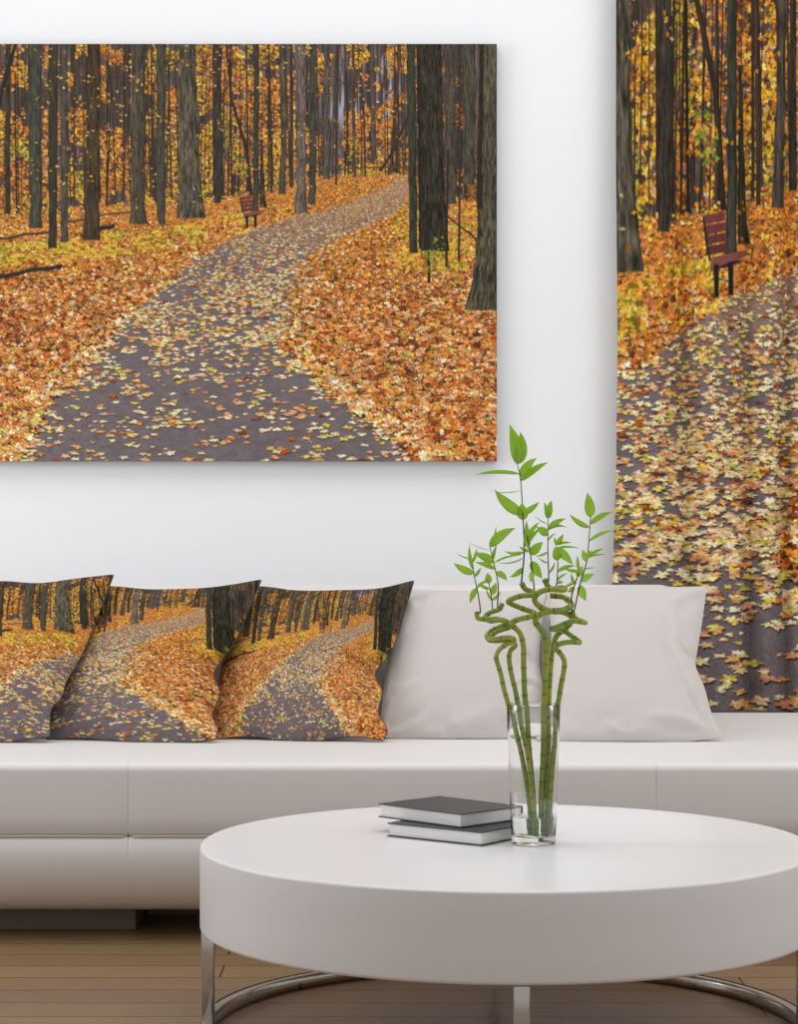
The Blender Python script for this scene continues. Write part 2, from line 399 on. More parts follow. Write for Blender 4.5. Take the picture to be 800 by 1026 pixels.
    quad([(242.5, 212), (244.2, 212), (244.2, 227), (242.5, 227)], (26, 32, 34)) if False else None
    for q in range(4):
        ty = 197.2+q*3.9
        quad([(240.0+q*.55, ty+.5), (252.4+q*.5, ty-1.2), (252.9+q*.5, ty+2.1), (240.4+q*.55, ty+3.8)], (112-6*q, 60-3*q, 58-3*q))
    quad([(239.8, 197.8), (240.8, 197.6), (244.6, 214.6), (243.4, 215.0)], (40, 36, 38))
    quad([(252.4, 211.5), (253.4, 211.5), (253.6, 214), (252.6, 214)], (40, 36, 38))
    quad([(244.5, 213.4), (265.6, 210.0), (266.2, 212.0), (255.6, 215.6), (244.2, 217.4)], (132, 76, 70))
    quad([(244.2, 216.4), (255.6, 214.8), (266.0, 211.6), (266.0, 213.2), (255.6, 216.8), (244.2, 218.2)], (58, 34, 36))
    quad([(246.0, 216), (249.0, 216), (248.8, 228.5), (246.4, 228.5)], (24, 34, 38))
    quad([(254.3, 215), (257.4, 215), (257.4, 227.5), (254.7, 227.5)], (24, 34, 38))
    return np.clip(I, 0, 1)

# ---------------------------------------------------------------- materials
m_wall = Mat('white_wall_paint', rgb(243, 244, 246), .85, spec=.2); m_wall.bump(180, .0006, .25)
m_sofa = Mat('white_leather', rgb(230, 228, 227), .48, spec=.35); m_sofa.bump(260, .0006, .25, 5)
m_pipe = Mat('leather_piping', rgb(206, 198, 190), .5)
m_plinth = Mat('sofa_plinth_lacquer', rgb(112, 98, 84), .5)
m_lacq = Mat('white_lacquer', rgb(240, 240, 242), .3, spec=.5); m_lacq.bump(3, .0004, .15)
m_chrome = Mat('polished_steel', rgb(196, 190, 184), .12, 1); m_chrome.bump(60, .0002, .1)
m_linen = Mat('white_linen', rgb(208, 201, 197), .85, spec=.15); m_linen.bump(620, .0008, .35, 2)
m_cover = Mat('black_book_cloth', rgb(54, 56, 62), .5, spec=.6); m_cover.bump(900, .0003, .3)
m_page = Mat('book_pages'); m_page.vary(rgb(250, 249, 247), rgb(220, 219, 218), 3, (4, 4, 900), 2); m_page.b.inputs['Roughness'].default_value = .85
m_edge = Mat('canvas_wrap', rgb(70, 66, 64), .8)

m_print = Mat('autumn_print', rough=.75, spec=.2)
_a = m_print.n('ShaderNodeAttribute', attribute_name='print'); m_print.L.new(_a.outputs['Color'], m_print.b.inputs['Base Color'])
m_clothprint = Mat('autumn_print_on_cloth', rough=.9, spec=.12)
_a = m_clothprint.n('ShaderNodeAttribute', attribute_name='print')
_tc = m_clothprint.n('ShaderNodeTexCoord'); _w1 = m_clothprint.n('ShaderNodeTexNoise'); _w1.inputs['Scale'].default_value = 420; _w1.inputs['Detail'].default_value = 1
m_clothprint.L.new(_tc.outputs['Object'], _w1.inputs['Vector'])
_mr = m_clothprint.n('ShaderNodeMapRange'); _mr.inputs[1].default_value = .3; _mr.inputs[2].default_value = .7; _mr.inputs[3].default_value = .80; _mr.inputs[4].default_value = 1.20
m_clothprint.L.new(_w1.outputs[0], _mr.inputs[0])
_vm = m_clothprint.n('ShaderNodeVectorMath', operation='SCALE'); m_clothprint.L.new(_a.outputs['Color'], _vm.inputs[0]); m_clothprint.L.new(_mr.outputs[0], _vm.inputs['Scale'])
m_clothprint.L.new(_vm.outputs[0], m_clothprint.b.inputs['Base Color'])
_bp = m_clothprint.n('ShaderNodeBump'); _bp.inputs['Strength'].default_value = .4; _bp.inputs['Distance'].default_value = .001
m_clothprint.L.new(_w1.outputs[0], _bp.inputs['Height']); m_clothprint.L.new(_bp.outputs[0], m_clothprint.b.inputs['Normal'])

# floor boards: bricks laid along x, each board its own tone, with grain
m_floor = Mat('oak_boards', rough=.26, spec=.45)
tc = m_floor.n('ShaderNodeTexCoord'); mp = m_floor.n('ShaderNodeMapping'); m_floor.L.new(tc.outputs['Object'], mp.inputs[0])
mp.inputs['Location'].default_value = (.37, .03, 0)
br = m_floor.n('ShaderNodeTexBrick'); br.offset = .37; br.offset_frequency = 2; br.inputs['Scale'].default_value = 1
br.inputs['Brick Width'].default_value = 1.7; br.inputs['Row Height'].default_value = .125; br.inputs['Mortar Size'].default_value = .0022
br.inputs['Mortar Smooth'].default_value = .2; br.inputs['Bias'].default_value = 0
br.inputs['Color1'].default_value = rgb(152, 122, 88); br.inputs['Color2'].default_value = rgb(126, 98, 74); br.inputs['Mortar'].default_value = rgb(58, 44, 36)
m_floor.L.new(mp.outputs[0], br.inputs['Vector'])
mp2 = m_floor.n('ShaderNodeMapping'); mp2.inputs['Scale'].default_value = (1.2, 22, 1); m_floor.L.new(tc.outputs['Object'], mp2.inputs[0])
gn = m_floor.n('ShaderNodeTexNoise'); gn.inputs['Scale'].default_value = 5; gn.inputs['Detail'].default_value = 6; m_floor.L.new(mp2.outputs[0], gn.inputs['Vector'])
gr = m_floor.n('ShaderNodeMapRange'); gr.inputs[1].default_value = .3; gr.inputs[2].default_value = .7; gr.inputs[3].default_value = .86; gr.inputs[4].default_value = 1.06
m_floor.L.new(gn.outputs[0], gr.inputs[0])
vm = m_floor.n('ShaderNodeVectorMath', operation='SCALE'); m_floor.L.new(br.outputs['Color'], vm.inputs[0]); m_floor.L.new(gr.outputs[0], vm.inputs['Scale'])
m_floor.L.new(vm.outputs[0], m_floor.b.inputs['Base Color'])
bf = m_floor.n('ShaderNodeBump'); bf.invert = True; bf.inputs['Strength'].default_value = .5; bf.inputs['Distance'].default_value = .002
m_floor.L.new(br.outputs['Fac'], bf.inputs['Height']); m_floor.L.new(bf.outputs[0], m_floor.b.inputs['Normal'])

def glass(name, ior, col=(1, 1, 1, 1), rough=0):
    m = Mat(name, col, rough); m.b.inputs['Transmission Weight'].default_value = 1; m.b.inputs['IOR'].default_value = ior; return m
m_glass = glass('clear_glass', 1.45); m_water = glass('water', 1.33, (.93, .98, .93, 1))

m_cane = Mat('bamboo_cane', rough=.38, spec=.45)
_a = m_cane.n('ShaderNodeAttribute', attribute_name='print')
_t = m_cane.n('ShaderNodeTexCoord'); _nz = m_cane.n('ShaderNodeTexNoise'); _nz.inputs['Scale'].default_value = 60; m_cane.L.new(_t.outputs['Object'], _nz.inputs['Vector'])
_m = m_cane.n('ShaderNodeMapRange'); _m.inputs[3].default_value = .7; _m.inputs[4].default_value = 1.3; m_cane.L.new(_nz.outputs[0], _m.inputs[0])
_v = m_cane.n('ShaderNodeVectorMath', operation='SCALE'); m_cane.L.new(_a.outputs['Color'], _v.inputs[0]); m_cane.L.new(_m.outputs[0], _v.inputs['Scale'])
m_cane.L.new(_v.outputs[0], m_cane.b.inputs['Base Color'])
m_shoot = Mat('shoot_stem'); m_shoot.vary(rgb(58, 50, 60), rgb(84, 98, 48), 40); m_shoot.b.inputs['Roughness'].default_value = .5
m_leaf = Mat('bamboo_leaf'); m_leaf.vary(rgb(170, 220, 66), rgb(206, 238, 110), 26, (1, 1, 1)); m_leaf.b.inputs['Roughness'].default_value = .42
_tr = m_leaf.n('ShaderNodeBsdfTranslucent'); _tr.inputs[0].default_value = rgb(214, 246, 110)
_mx = m_leaf.n('ShaderNodeMixShader'); _mx.inputs[0].default_value = .45
_out = m_leaf.N['Material Output']; m_leaf.L.new(m_leaf.b.outputs[0], _mx.inputs[1]); m_leaf.L.new(_tr.outputs[0], _mx.inputs[2]); m_leaf.L.new(_mx.outputs[0], _out.inputs[0])

# ---------------------------------------------------------------- the room
WALL_Y = 6.80
bm = bmesh.new(); add_box(bm, -4.2, 4.2, -1.2, WALL_Y+.1, -.08, 0); o = obj('floor', bm, m_floor); o['kind'] = 'structure'
bm = bmesh.new(); add_box(bm, -4.2, 4.2, WALL_Y, WALL_Y+.12, 0, 3.0); o = obj('wall_back', bm, m_wall); o['kind'] = 'structure'

# ---------------------------------------------------------------- canvas print on the wall
def grid_faces(nx, ny, off=0):
    i = np.arange(nx-1)[None, :]; j = np.arange(ny-1)[:, None]; a = (j*nx+i+off)
    return np.stack([a, a+nx, a+nx+1, a+1], -1).reshape(-1, 4)
def sample(img, x0, y0, S, cx, cy):      # bilinear lookup in a painted picture
    u = np.clip((cx-x0)*S-.5, 0, img.shape[1]-1.001); v = np.clip((cy-y0)*S-.5, 0, img.shape[0]-1.001)
    i = u.astype(int); j = v.astype(int); fu = (u-i)[..., None]; fv = (v-j)[..., None]
    return (img[j, i]*(1-fu)+img[j, i+1]*fu)*(1-fv)+(img[j+1, i]*(1-fu)+img[j+1, i+1]*fu)*fv
picture = s2l(paint(PX0, PY0, PX1, PY1, 3))
half = picture[:picture.shape[0]//2*2, :picture.shape[1]//2*2]
half = .25*(half[0::2, 0::2]+half[1::2, 0::2]+half[0::2, 1::2]+half[1::2, 1::2])       # 1.5 samples per unit
def down2(a):
    a = a[:a.shape[0]//2*2, :a.shape[1]//2*2]; return .25*(a[0::2, 0::2]+a[1::2, 0::2]+a[0::2, 1::2]+a[1::2, 1::2])

CD = 6.764                                    # distance of the printed face
a = P(PX0, PY0, CD); b = P(PX1, PY1, CD)
canvas = thing('canvas_print', 'large canvas print of an autumn forest path hanging on the white wall above the sofa', 'wall art', ((a.x+b.x)/2, WALL_Y, b.z))
ny, nx = half.shape[:2]
gx_, gz_ = np.meshgrid(np.linspace(a.x, b.x, nx), np.linspace(a.z, b.z, ny))
V = np.stack([gx_-canvas.location.x, np.full_like(gx_, CD-WALL_Y), gz_-b.z], -1).reshape(-1, 3)
mesh_np('printed_face', V, grid_faces(nx, ny), m_print, canvas, half.reshape(-1, 3), smooth=False)
bm = bmesh.new(); add_box(bm, a.x-canvas.location.x, b.x-canvas.location.x, CD-WALL_Y+.0008, -.001, 0, a.z-b.z)
obj('stretcher_frame', bm, m_edge, canvas)

# ---------------------------------------------------------------- printed curtain
cpic = s2l(paint(186, 44, 408, 462, 3, 1.15, 1.6))
CX0, CX1, CY0, CY1 = 618.5, 996.0, -230.0, 712.0
ncx, ncy = 640, 1150
u = np.linspace(0, 1, ncx); v = np.linspace(0, 1, ncy); U, VV = np.meshgrid(u, v)
px = CX0+U*(CX1-CX0); py = CY0+VV*(CY1-CY0)
cx = 240+(px-704)/1.77
cy = np.interp(py, [-230, 0, 292, 369, 712], [44, 116, 226, 255, 418])
ccol = sample(cpic, 186, 44, 3, cx, cy)
edge_in = np.interp(py, [-230, 150, 350, 480, 590, 712], [0, 0, 1.5, 0, -4, -7])*np.exp(-((px-617)/60)**2)
hem = (1.6*np.sin(px/14.0)+2.0*np.sin(px/31.0+1))*np.clip((py-640)/72, 0, 1)
fold = np.zeros_like(px); amp = (.55+.45*np.clip(py/500, 0, 1))*2.0
for fx, fw, fa in [(655, 15, -.010), (686, 10, .030), (716, 16, -.012), (749, 9, .026), (770, 11, -.010), (790, 8, .024), (825, 16, -.012), (858, 11, .030), (892, 15, -.012), (925, 11, .028), (960, 15, -.010), (985, 9, .02)]:
    fold += fa*np.exp(-((px+3*np.sin(py/170+fx)-fx)/(fw*.85))**2)*amp
fold += .004*np.sin(px/9+py/60)*.5
fold += .03*np.exp(-((px-617)/9)**2)
D = 6.71+fold*.8
X3 = (px+edge_in-400)/F*6.71; Z3 = CAM_H-(py+hem-HOR)/F*6.71
root = Vector((.9, 6.66, 0)); VC = np.stack([X3, D, Z3], -1).reshape(-1, 3)
cur = mesh_np('curtain', VC, grid_faces(ncx, ncy), m_clothprint, None, ccol.reshape(-1, 3))
sol = cur.modifiers.new('thickness', 'SOLIDIFY'); sol.thickness = .0018; sol.offset = 1
tag(cur, 'long curtain printed with an autumn path and a red bench, hanging right of the canvas', 'curtain')

# ---------------------------------------------------------------- sofa
sofa = thing('sofa', 'long white leather sofa with a low backrest against the wall', 'sofa', (0, 5.9, 0))
SY = 5.22
def sweep(prof, x0, x1, name, mat, r=.012):
    """cushion from a closed (y, z) profile drawn along x, its ends rounded over"""
    n = len(prof); cy_ = sum(p[0] for p in prof)/n; cz_ = sum(p[1] for p in prof)/n
    st = []
    for k in range(7):
        t = k/6*PI/2; st.append((x0+r*(1-math.sin(t)), r*(1-math.cos(t))))
    st = [(x0+r*(1-math.cos(PI/2*k/6)), r*(1-math.sin(PI/2*k/6))) for k in range(7)]
    xs = st+[(x0+(x1-x0)*q/24, 0) for q in range(1, 24)]+[(x1-(s[0]-x0), s[1]) for s in reversed(st)]
    bm = bmesh.new(); rings = []
    hy = max(abs(p[0]-cy_) for p in prof); hz = max(abs(p[1]-cz_) for p in prof)
    for x, ins in xs:
        rings.append([bm.verts.new((x, cy_+(p[0]-cy_)*(1-ins/hy)-sofa.location.y, cz_+(p[1]-cz_)*(1-ins/hz))) for p in prof])
    for A, B in zip(rings[:-1], rings[1:]):
        for i in range(n): bm.faces.new((A[i], A[(i+1) % n], B[(i+1) % n], B[i]))
    bm.faces.new(rings[0]); bm.faces.new(list(reversed(rings[-1])))
    return obj(name, bm, mat, sofa, True, math.radians(50))
def arc(cy_, cz_, r, a0, a1, n=7): return [(cy_+r*math.cos(a0+(a1-a0)*k/n), cz_+r*math.sin(a0+(a1-a0)*k/n)) for k in range(n+1)]
zs = .238
upper = [(SY+.011, zs+.001), (SY+.005, zs+.008), (SY+.002, zs+.04), (SY, zs+.08), (SY+.001, zs+.115)]+arc(SY+.019, .382, .019, PI, PI/2)+[(SY+.2, .4015), (SY+.6, .402), (6.5, .401)]+arc(6.52, .37, .03, PI/2, 0)+[(6.55, zs+.002)]
lower = [(SY+.011, zs-.001), (SY+.005, zs-.008), (SY+.002, zs-.04), (SY+.004, zs-.07), (SY+.014, zs-.10), (SY+.032, zs-.13), (SY+.056, zs-.155), (SY+.088, zs-.174), (SY+.13, zs-.184), (6.5, zs-.186), (6.55, zs-.13), (6.55, zs-.002)]
XM = [-1.78, -.603, .572, 1.75]
for k in range(3):
    sweep(upper, XM[k], XM[k+1], 'seat_cushion', m_sofa, .0035)
    sweep(lower, XM[k], XM[k+1], 'base_cushion', m_sofa, .0035)
    bm = bmesh.new(); add_tube(bm, [(XM[k]+.01+(XM[k+1]-XM[k]-.02)*q/20, SY+.006-sofa.location.y, zs) for q in range(21)], .0022, 8)
    obj('piping', bm, m_pipe, sofa, True)
bm = bmesh.new(); add_box(bm, -1.76, -.604, 5.385-5.9, 6.3-5.9, 0, .0515, .003); obj('plinth', bm, m_plinth, sofa)
bm = bmesh.new(); add_box(bm, -.60, 1.7, 5.58-5.9, 6.3-5.9, 0, .0515, .003); obj('plinth', bm, m_plinth, sofa)
for x0, x1 in [(-1.78, -.52), (-.52, .74)]:
    bp = arc(6.10, .687, .07, PI, PI/2)+arc(6.46, .697, .06, PI/2, 0)+[(6.52, .4018), (6.06, .4018), (6.035, .45), (6.03, .6)]
    sweep(bp, x0, x1, 'backrest', m_sofa, .03)

# ---------------------------------------------------------------- cushions
def curve2(pts, n):
    c = catmull([(p[0], p[1], 0) for p in pts], 10); c = np.array([[p.x, p.y] for p in c])
    d = np.r_[0, np.cumsum(np.hypot(*np.diff(c, axis=0).T))]; t = np.linspace(0, d[-1], n)
    return np.stack([np.interp(t, d, c[:, 0]), np.interp(t, d, c[:, 1])], -1)
def coons(top, bot, left, right, nx, ny):
    T, B = curve2(top, nx), curve2(bot, nx); L, R = curve2(left, ny), curve2(right, ny)
    s = np.linspace(0, 1, nx)[None, :, None]; t = np.linspace(0, 1, ny)[:, None, None]
    S1 = (1-t)*T[None]+t*B[None]; S2 = (1-s)*L[:, None]+s*R[:, None]
    S3 = (1-s)*(1-t)*T[0]+s*(1-t)*T[-1]+(1-s)*t*B[0]+s*t*B[-1]
    return S1+S2-S3
def cushion(name, top, bot, left, right, y0, lean, yaw, puff, mat, label, group, colfn=None, nx=120, ny=100, wr=.0, seed=0, cat='cushion', folds=()):
    """outline given by its four hems; it leans back by `lean` and turns by `yaw` (y per x)"""
    G = coons(top, bot, left, right, nx, ny); px, py = G[..., 0], G[..., 1]
    mx = px.mean(); m0 = (px.min()+px.max())/2
    # the point of the leaning plane y = y0+lean*(z-.4)+yaw*(x-xm) behind each outline point
    kx = (px-400)/F; kz = -(py-HOR)/F; xm = (m0-400)/F*y0
    Y = (y0+lean*(CAM_H-.4)-yaw*xm)/(1-lean*kz-yaw*kx)
    X = kx*Y; Z = CAM_H+kz*Y
    s = np.linspace(-1, 1, nx)[None, :]; t = np.linspace(-1, 1, ny)[:, None]
    th = puff*np.clip((1-np.abs(s)**2.6)*(1-np.abs(t)**2.6), 0, 1)**.62
    wv = (vnoise(px/34+py/60+seed*9, py/22, 21+seed)-.5)*1.4+.35*(vnoise(px/13+py/20+seed, py/9, 22+seed)-.5)
    rim = np.clip(np.maximum(np.abs(s), np.abs(t))-.45, 0, 1)*1.9*np.clip((1-np.maximum(np.abs(s), np.abs(t)))*9, 0, 1)
    th_f = th+wr*wv*rim
    for (ax, ay, bx, by, bow, fw, fh) in folds:        # creases pulled in from the corners and hems
        L = math.hypot(bx-ax, by-ay); q = ((px-ax)*(bx-ax)+(py-ay)*(by-ay))/L**2
        dd = ((px-ax)*(by-ay)-(py-ay)*(bx-ax))/L-bow*4*q*(1-q)
        inside = np.clip((1-np.maximum(np.abs(s), np.abs(t)))*12, 0, 1)
        th_f = th_f+fh*(np.exp(-(dd/fw)**2)-.6*np.exp(-((dd-1.7*fw)/fw)**2))*np.clip(q*5, 0, 1)*np.clip((1-q)*3, 0, 1)*inside
    th_b = th*.8
    n = Vector((-yaw, 1, -lean)).normalized()
    loc = Vector((xm, float(Y.mean()), .402))
    Fv = np.stack([X-n.x*th_f-loc.x, Y-n.y*th_f-loc.y, Z-n.z*th_f-loc.z], -1)
    Bv = np.stack([X+n.x*th_b-loc.x, Y+n.y*th_b-loc.y, Z+n.z*th_b-loc.z], -1)
    zmin = .4035-loc.z
    Fv[..., 2] = np.maximum(Fv[..., 2], zmin); Bv[..., 2] = np.maximum(Bv[..., 2], zmin)
    V = np.concatenate([Fv.reshape(-1, 3), Bv.reshape(-1, 3)])
    f1 = grid_faces(nx, ny); f2 = grid_faces(nx, ny, nx*ny)[:, ::-1]
    N0 = nx*ny; rim_i = [i for i in range(nx)]+[j*nx+nx-1 for j in range(1, ny)]+[(ny-1)*nx+i for i in range(nx-2, -1, -1)]+[j*nx for j in range(ny-2, 0, -1)]
    q = np.array(rim_i); q2 = np.roll(q, -1)
    f3 = np.stack([q, q2, q2+N0, q+N0], -1)
    col = None
    if colfn: c = colfn(px, py).reshape(-1, 3); col = np.concatenate([c, c])
    o = mesh_np(name, V, np.concatenate([f1, f2, f3]), mat, None, col)
    o.location = loc; tag(o, label, cat, group)
    # seam along the hem
    path = [Vector(Fv.reshape(-1, 3)[i]) for i in rim_i[::4]]; path.append(path[0])
    bm = bmesh.new(); add_tube(bm, path, .0016, 6); sm = obj('seam_piping', bm, m_pipe if colfn is None else m_edge, o, True)
    return o

q4 = down2(picture)
def col12(px, py):
    return sample(q4, PX0, PY0, 1.5, 252+(px-108)/.65, np.interp(py, [560, 583, 657, 746], [70, 100, 250, 462]))
def col3(px, py):
    t = np.interp(px, [222, 287, 302, 318, 332, 355, 381, 398, 415], [-20, 92, 138, 191, 252, 301, 414, 432, 498])
    m = np.interp(px, [210, 277, 292, 309, 326, 347, 378, 388, 405], [-50, 92, 138, 191, 252, 301, 414, 432, 498])
    b = np.interp(px, [205, 238, 350, 385], [-60, 20, 414, 498])
    w = np.clip((py-588)/(655-588), 0, 1); w2 = np.clip((py-655)/(742-655), 0, 1)
    cx = np.where(py < 655, t*(1-w)+m*w, m*(1-w2)+b*w2)
    return sample(q4, PX0, PY0, 1.5, cx, np.interp(py, [560, 590, 628, 657, 744], [56, 82, 178, 250, 462]))
GP = 'printed autumn cushions on the sofa'; GW = 'plain white cushions on the sofa'
cushion('cushion', [(-92, 582), (-50, 588), (0, 583), (40, 585), (78, 580), (114, 576)], [(-98, 744), (-50, 742), (0, 744), (30, 740), (50, 738)],
        [(-92, 582), (-84, 620), (-80, 660), (-86, 700), (-98, 744)], [(114, 576), (101, 610), (88, 643), (79, 662), (66, 684), (62, 698), (51, 712), (50, 738)],
        5.66, .83, -.22, .062, m_clothprint, 'leftmost printed cushion, cut off by the left side of the photo, with forest and path', GP, col12, 300, 260, .010, 1, folds=[(50, 738, 18, 722, 4, 3.5, .007), (66, 690, 30, 670, 5, 4, .006), (112, 578, 70, 610, 5, 5, .006)])
cushion('cushion', [(62, 588), (114, 588), (150, 591), (200, 590), (234, 586), (262, 581)], [(46, 741), (80, 738), (110, 741), (135, 747), (180, 742), (216, 738)],
        [(62, 588), (66, 620), (62, 660), (54, 700), (46, 742)], [(262, 581), (250, 610), (236, 642), (222, 662), (214, 676), (220, 694), (213, 716), (218, 730), (216, 741)],
        5.68, .80, -.22, .062, m_clothprint, 'middle printed cushion, showing the bench at its left and leaf bank at its right', GP, col12, 300, 260, .010, 2, folds=[(216, 740, 180, 726, 4, 4, .006), (221, 665, 190, 650, 4, 4, .006), (260, 583, 215, 615, 5, 5, .006), (46, 742, 90, 715, -4, 4, .007), (62, 660, 90, 640, -3, 4, .005)])
cushion('cushion', [(222, 590), (262, 588), (296, 592), (340, 592), (380, 590), (415, 582)], [(208, 742), (250, 738), (300, 744), (350, 738), (385, 742)],
        [(222, 590), (228, 620), (224, 660), (216, 700), (208, 742)], [(415, 582), (406, 612), (397, 642), (387, 660), (376, 675), (383, 694), (379, 714), (388, 730), (385, 742)],
        5.70, .76, -.22, .062, m_clothprint, 'rightmost printed cushion with leaning trees and the whole path, beside the white cushions', GP, col3, 300, 260, .010, 3, folds=[(385, 741, 350, 722, 4, 4, .007), (381, 675, 350, 655, 4, 4, .007), (413, 584, 370, 616, 5, 5, .006), (208, 742, 250, 715, -4, 4, .006)])
cushion('cushion', [(388, 590), (440, 592), (500, 593), (550, 590)], [(382, 738), (430, 742), (480, 744), (548, 740)],
        [(388, 590), (392, 630), (388, 670), (384, 705), (382, 738)], [(550, 590), (542, 630), (540, 668), (548, 700), (548, 740)],
        5.76, .62, .02, .060, m_linen, 'plain white cushion directly right of the printed cushions, behind the bamboo', GW, None, 170, 150, .012, 4, folds=[(548, 742, 500, 716, 5, 4, .007), (543, 668, 520, 640, 3, 4, .007), (545, 690, 515, 690, -3, 4, .006), (384, 738, 430, 722, -4, 5, .008), (384, 712, 425, 690, 3, 5, .005), (470, 744, 450, 722, 3, 5, .005), (390, 594, 420, 622, 3, 6, .006)])
cushion('cushion', [(548, 590), (600, 589), (660, 589), (708, 588)], [(540, 741), (600, 745), (660, 745), (725, 738)],
        [(548, 590), (553, 630), (551, 668), (545, 700), (540, 741)], [(708, 588), (703, 625), (698, 655), (697, 668), (706, 690), (713, 715), (725, 738)],
        5.69, .80, -.04, .066, m_linen, 'plain white cushion at the right end of the row, in front of the curtain', GW, None, 190, 160, .012, 5, folds=[(722, 737, 668, 625, 9, 5, .009), (722, 738, 640, 728, -5, 5, .006), (697, 668, 672, 622, 4, 4, .007), (706, 592, 668, 622, -4, 6, .006), (542, 740, 572, 700, 5, 5, .008), (552, 668, 572, 645, 3, 4, .006), (640, 745, 600, 726, 3, 4, .004)])

# ---------------------------------------------------------------- coffee table
TX, TY = .198, 4.35
table = thing('coffee_table', 'round white lacquered coffee table on a steel ring base in front of the sofa', 'table', (TX, TY, 0))
bm = bmesh.new()
prof = [(0, .35), (.3, .35), (.50, .35)]+[(.559+.006*math.sin(t), .344+.006*math.cos(t)) for t in [k*PI/12 for k in range(7)]]+[(.565, .30), (.565, .25)]+[(.557+.008*math.cos(t), .205-.008*math.sin(t)) for t in [k*PI/12 for k in range(7)]]+[(.5, .197), (0, .197)]
lathe(bm, prof, 180); obj('tabletop', bm, m_lacq, table, True, math.radians(40))
bm = bmesh.new()
lathe(bm, [(.5625, .002), (.5625, .026), (.5605, .028), (.5435, .028), (.5415, .026), (.5415, .002), (.5435, 0), (.5605, 0)], 160, True); obj('base_ring', bm, m_chrome, table, True, math.radians(60))
for k in range(4):
    a_ = -PI/2+k*PI/2
    bm = bmesh.new(); add_box(bm, .5395, .5640, -.0135, .0135, .0005, .1972, .003); bmesh.ops.rotate(bm, verts=bm.verts, cent=(0, 0, 0), matrix=Matrix.Rotation(a_, 3, 'Z'))
    obj('leg', bm, m_chrome, table, True, math.radians(60))

# ---------------------------------------------------------------- books
def book(front, left, depth, z0, th, label):
    """front, left: two corners of the block seen in the photo (table coordinates)"""
    f = Vector(front); l = Vector(left); d = (l-f); L = d.length; ang = math.atan2(d.y, d.x)
    b = thing('book', label, 'book', (f.x, f.y, z0), ang, 'books lying on the coffee table')
    s = -1                                        # block extends to the right of the f->l direction
    ct = .0022
    for nm, za in (('cover', 0), ('cover', th-ct)):
        bm = bmesh.new(); add_box(bm, 0, L, -depth, 0, za, za+ct, .0006, 2); obj(nm, bm, m_cover, b)
    bm = bmesh.new(); add_box(bm, 0, .002, -depth, 0, ct*.9, th-ct*.9, 0); 
    bm.free()
    bm = bmesh.new(); add_box(bm, 0, L, -depth, -depth+.0022, ct, th-ct, .0006, 2); obj('spine', bm, m_cover, b)
    bm = bmesh.new(); add_box(bm, .0035, L-.0035, -depth+.003, -.0035, ct, th-ct, .0004, 1); obj('pages', bm, m_page, b)
    return b
book((.151, 4.29), (-.0225, 4.42), .165, .3505, .0255, 'black hardback book with pale page edges, lying on the table under the other book')
book((.114, 4.34), (-.040, 4.495), .168, .3765, .0265, 'dark grey hardback book lying on top of the other book')

# ---------------------------------------------------------------- glass vase and water
VX, VY, VZ = .248, 4.33, .3506
vase = None
bm = bmesh.new()
h = .2565
lathe(bm, [(0, 0), (.0375, 0), (.0405, .0015), (.0410, .005), (.0432, .06), (.0455, .13), (.0478, .20), (.0496, h-.001), (.0492, h), (.0478, h), (.0474, h-.001),
           (.0456, .20), (.0433, .13), (.0410, .06), (.0392, .018), (.0375, .0145), (.034, .0135), (0, .0135)], 96)
vase = obj('vase', bm, m_glass, None, True, math.radians(50)); vase.location = (VX, VY, VZ)
tag(vase, 'clear tapering glass vase standing on the coffee table right of the books', 'vase')
bm = bmesh.new(); lathe(bm, [(0, .0139), (.0338, .0139), (.0372, .0149), (.0388, .0184), (.0399, .049), (.0399, .0500), (.039, .0498), (0, .0498)], 96)
water = obj('water', bm, m_water, None, True, math.radians(50)); water.location = (VX, VY, VZ)
tag(water, 'shallow clear water in the bottom of the glass vase', 'water')

# ---------------------------------------------------------------- lucky bamboo
BD = 4.33
def B2(cx_, cy_, d=0): return P(460+cx_/5.714, 560+cy_/5.714, BD+d)      # points read off the bamboo detail
def B1(cx_, cy_, d=0): return P(440+cx_/4.21, 420+cy_/4.21, BD+d)
def B3(px_, py_, d=0): return P(px_, py_, BD+d)
rnd = random.Random(4)
def cane(path, r0, parent, seed):
    pts = catmull(path, 10); L = [0]
    for p, q in zip(pts[:-1], pts[1:]): L.append(L[-1]+(q-p).length)
    tot = L[-1]; n = int(tot/.0018); d = np.array(L); A = np.array([tuple(p) for p in pts]); t = np.linspace(0, tot, n)
    pp = [Vector((np.interp(x, d, A[:, 0]), np.interp(x, d, A[:, 1]), np.interp(x, d, A[:, 2]))) for x in t]
    rr = random.Random(seed); nodes = []; x = rr.uniform(.008, .02)
    while x < tot: nodes.append(x); x += rr.uniform(.022, .032)
    seg = 14; R = []; cols = []; tones = [rr.random() for _ in range(len(nodes)+2)]
    for x in t:
        dn = min(abs(x-q) for q in nodes) if nodes else 1; k = sum(q < x for q in nodes)
        R.append(r0*(1+.10*math.exp(-(dn/.0018)**2)))
        g = np.array([126, 160, 56])*(1-tones[k]*.0)+np.array([42, 8, 4])*tones[k]
        ring = math.exp(-(dn/.0011)**2); g = g*(1-.42*ring)
        cols.append(s2l(np.clip(g, 0, 255)/255))
    V, Fc = tube_arrays(pp, R, seg)
    C_ = [c for c in cols for _ in range(seg)]+[cols[0], cols[-1]*.5]
    return mesh_from(parent, 'cane', V, Fc, m_cane, C_)
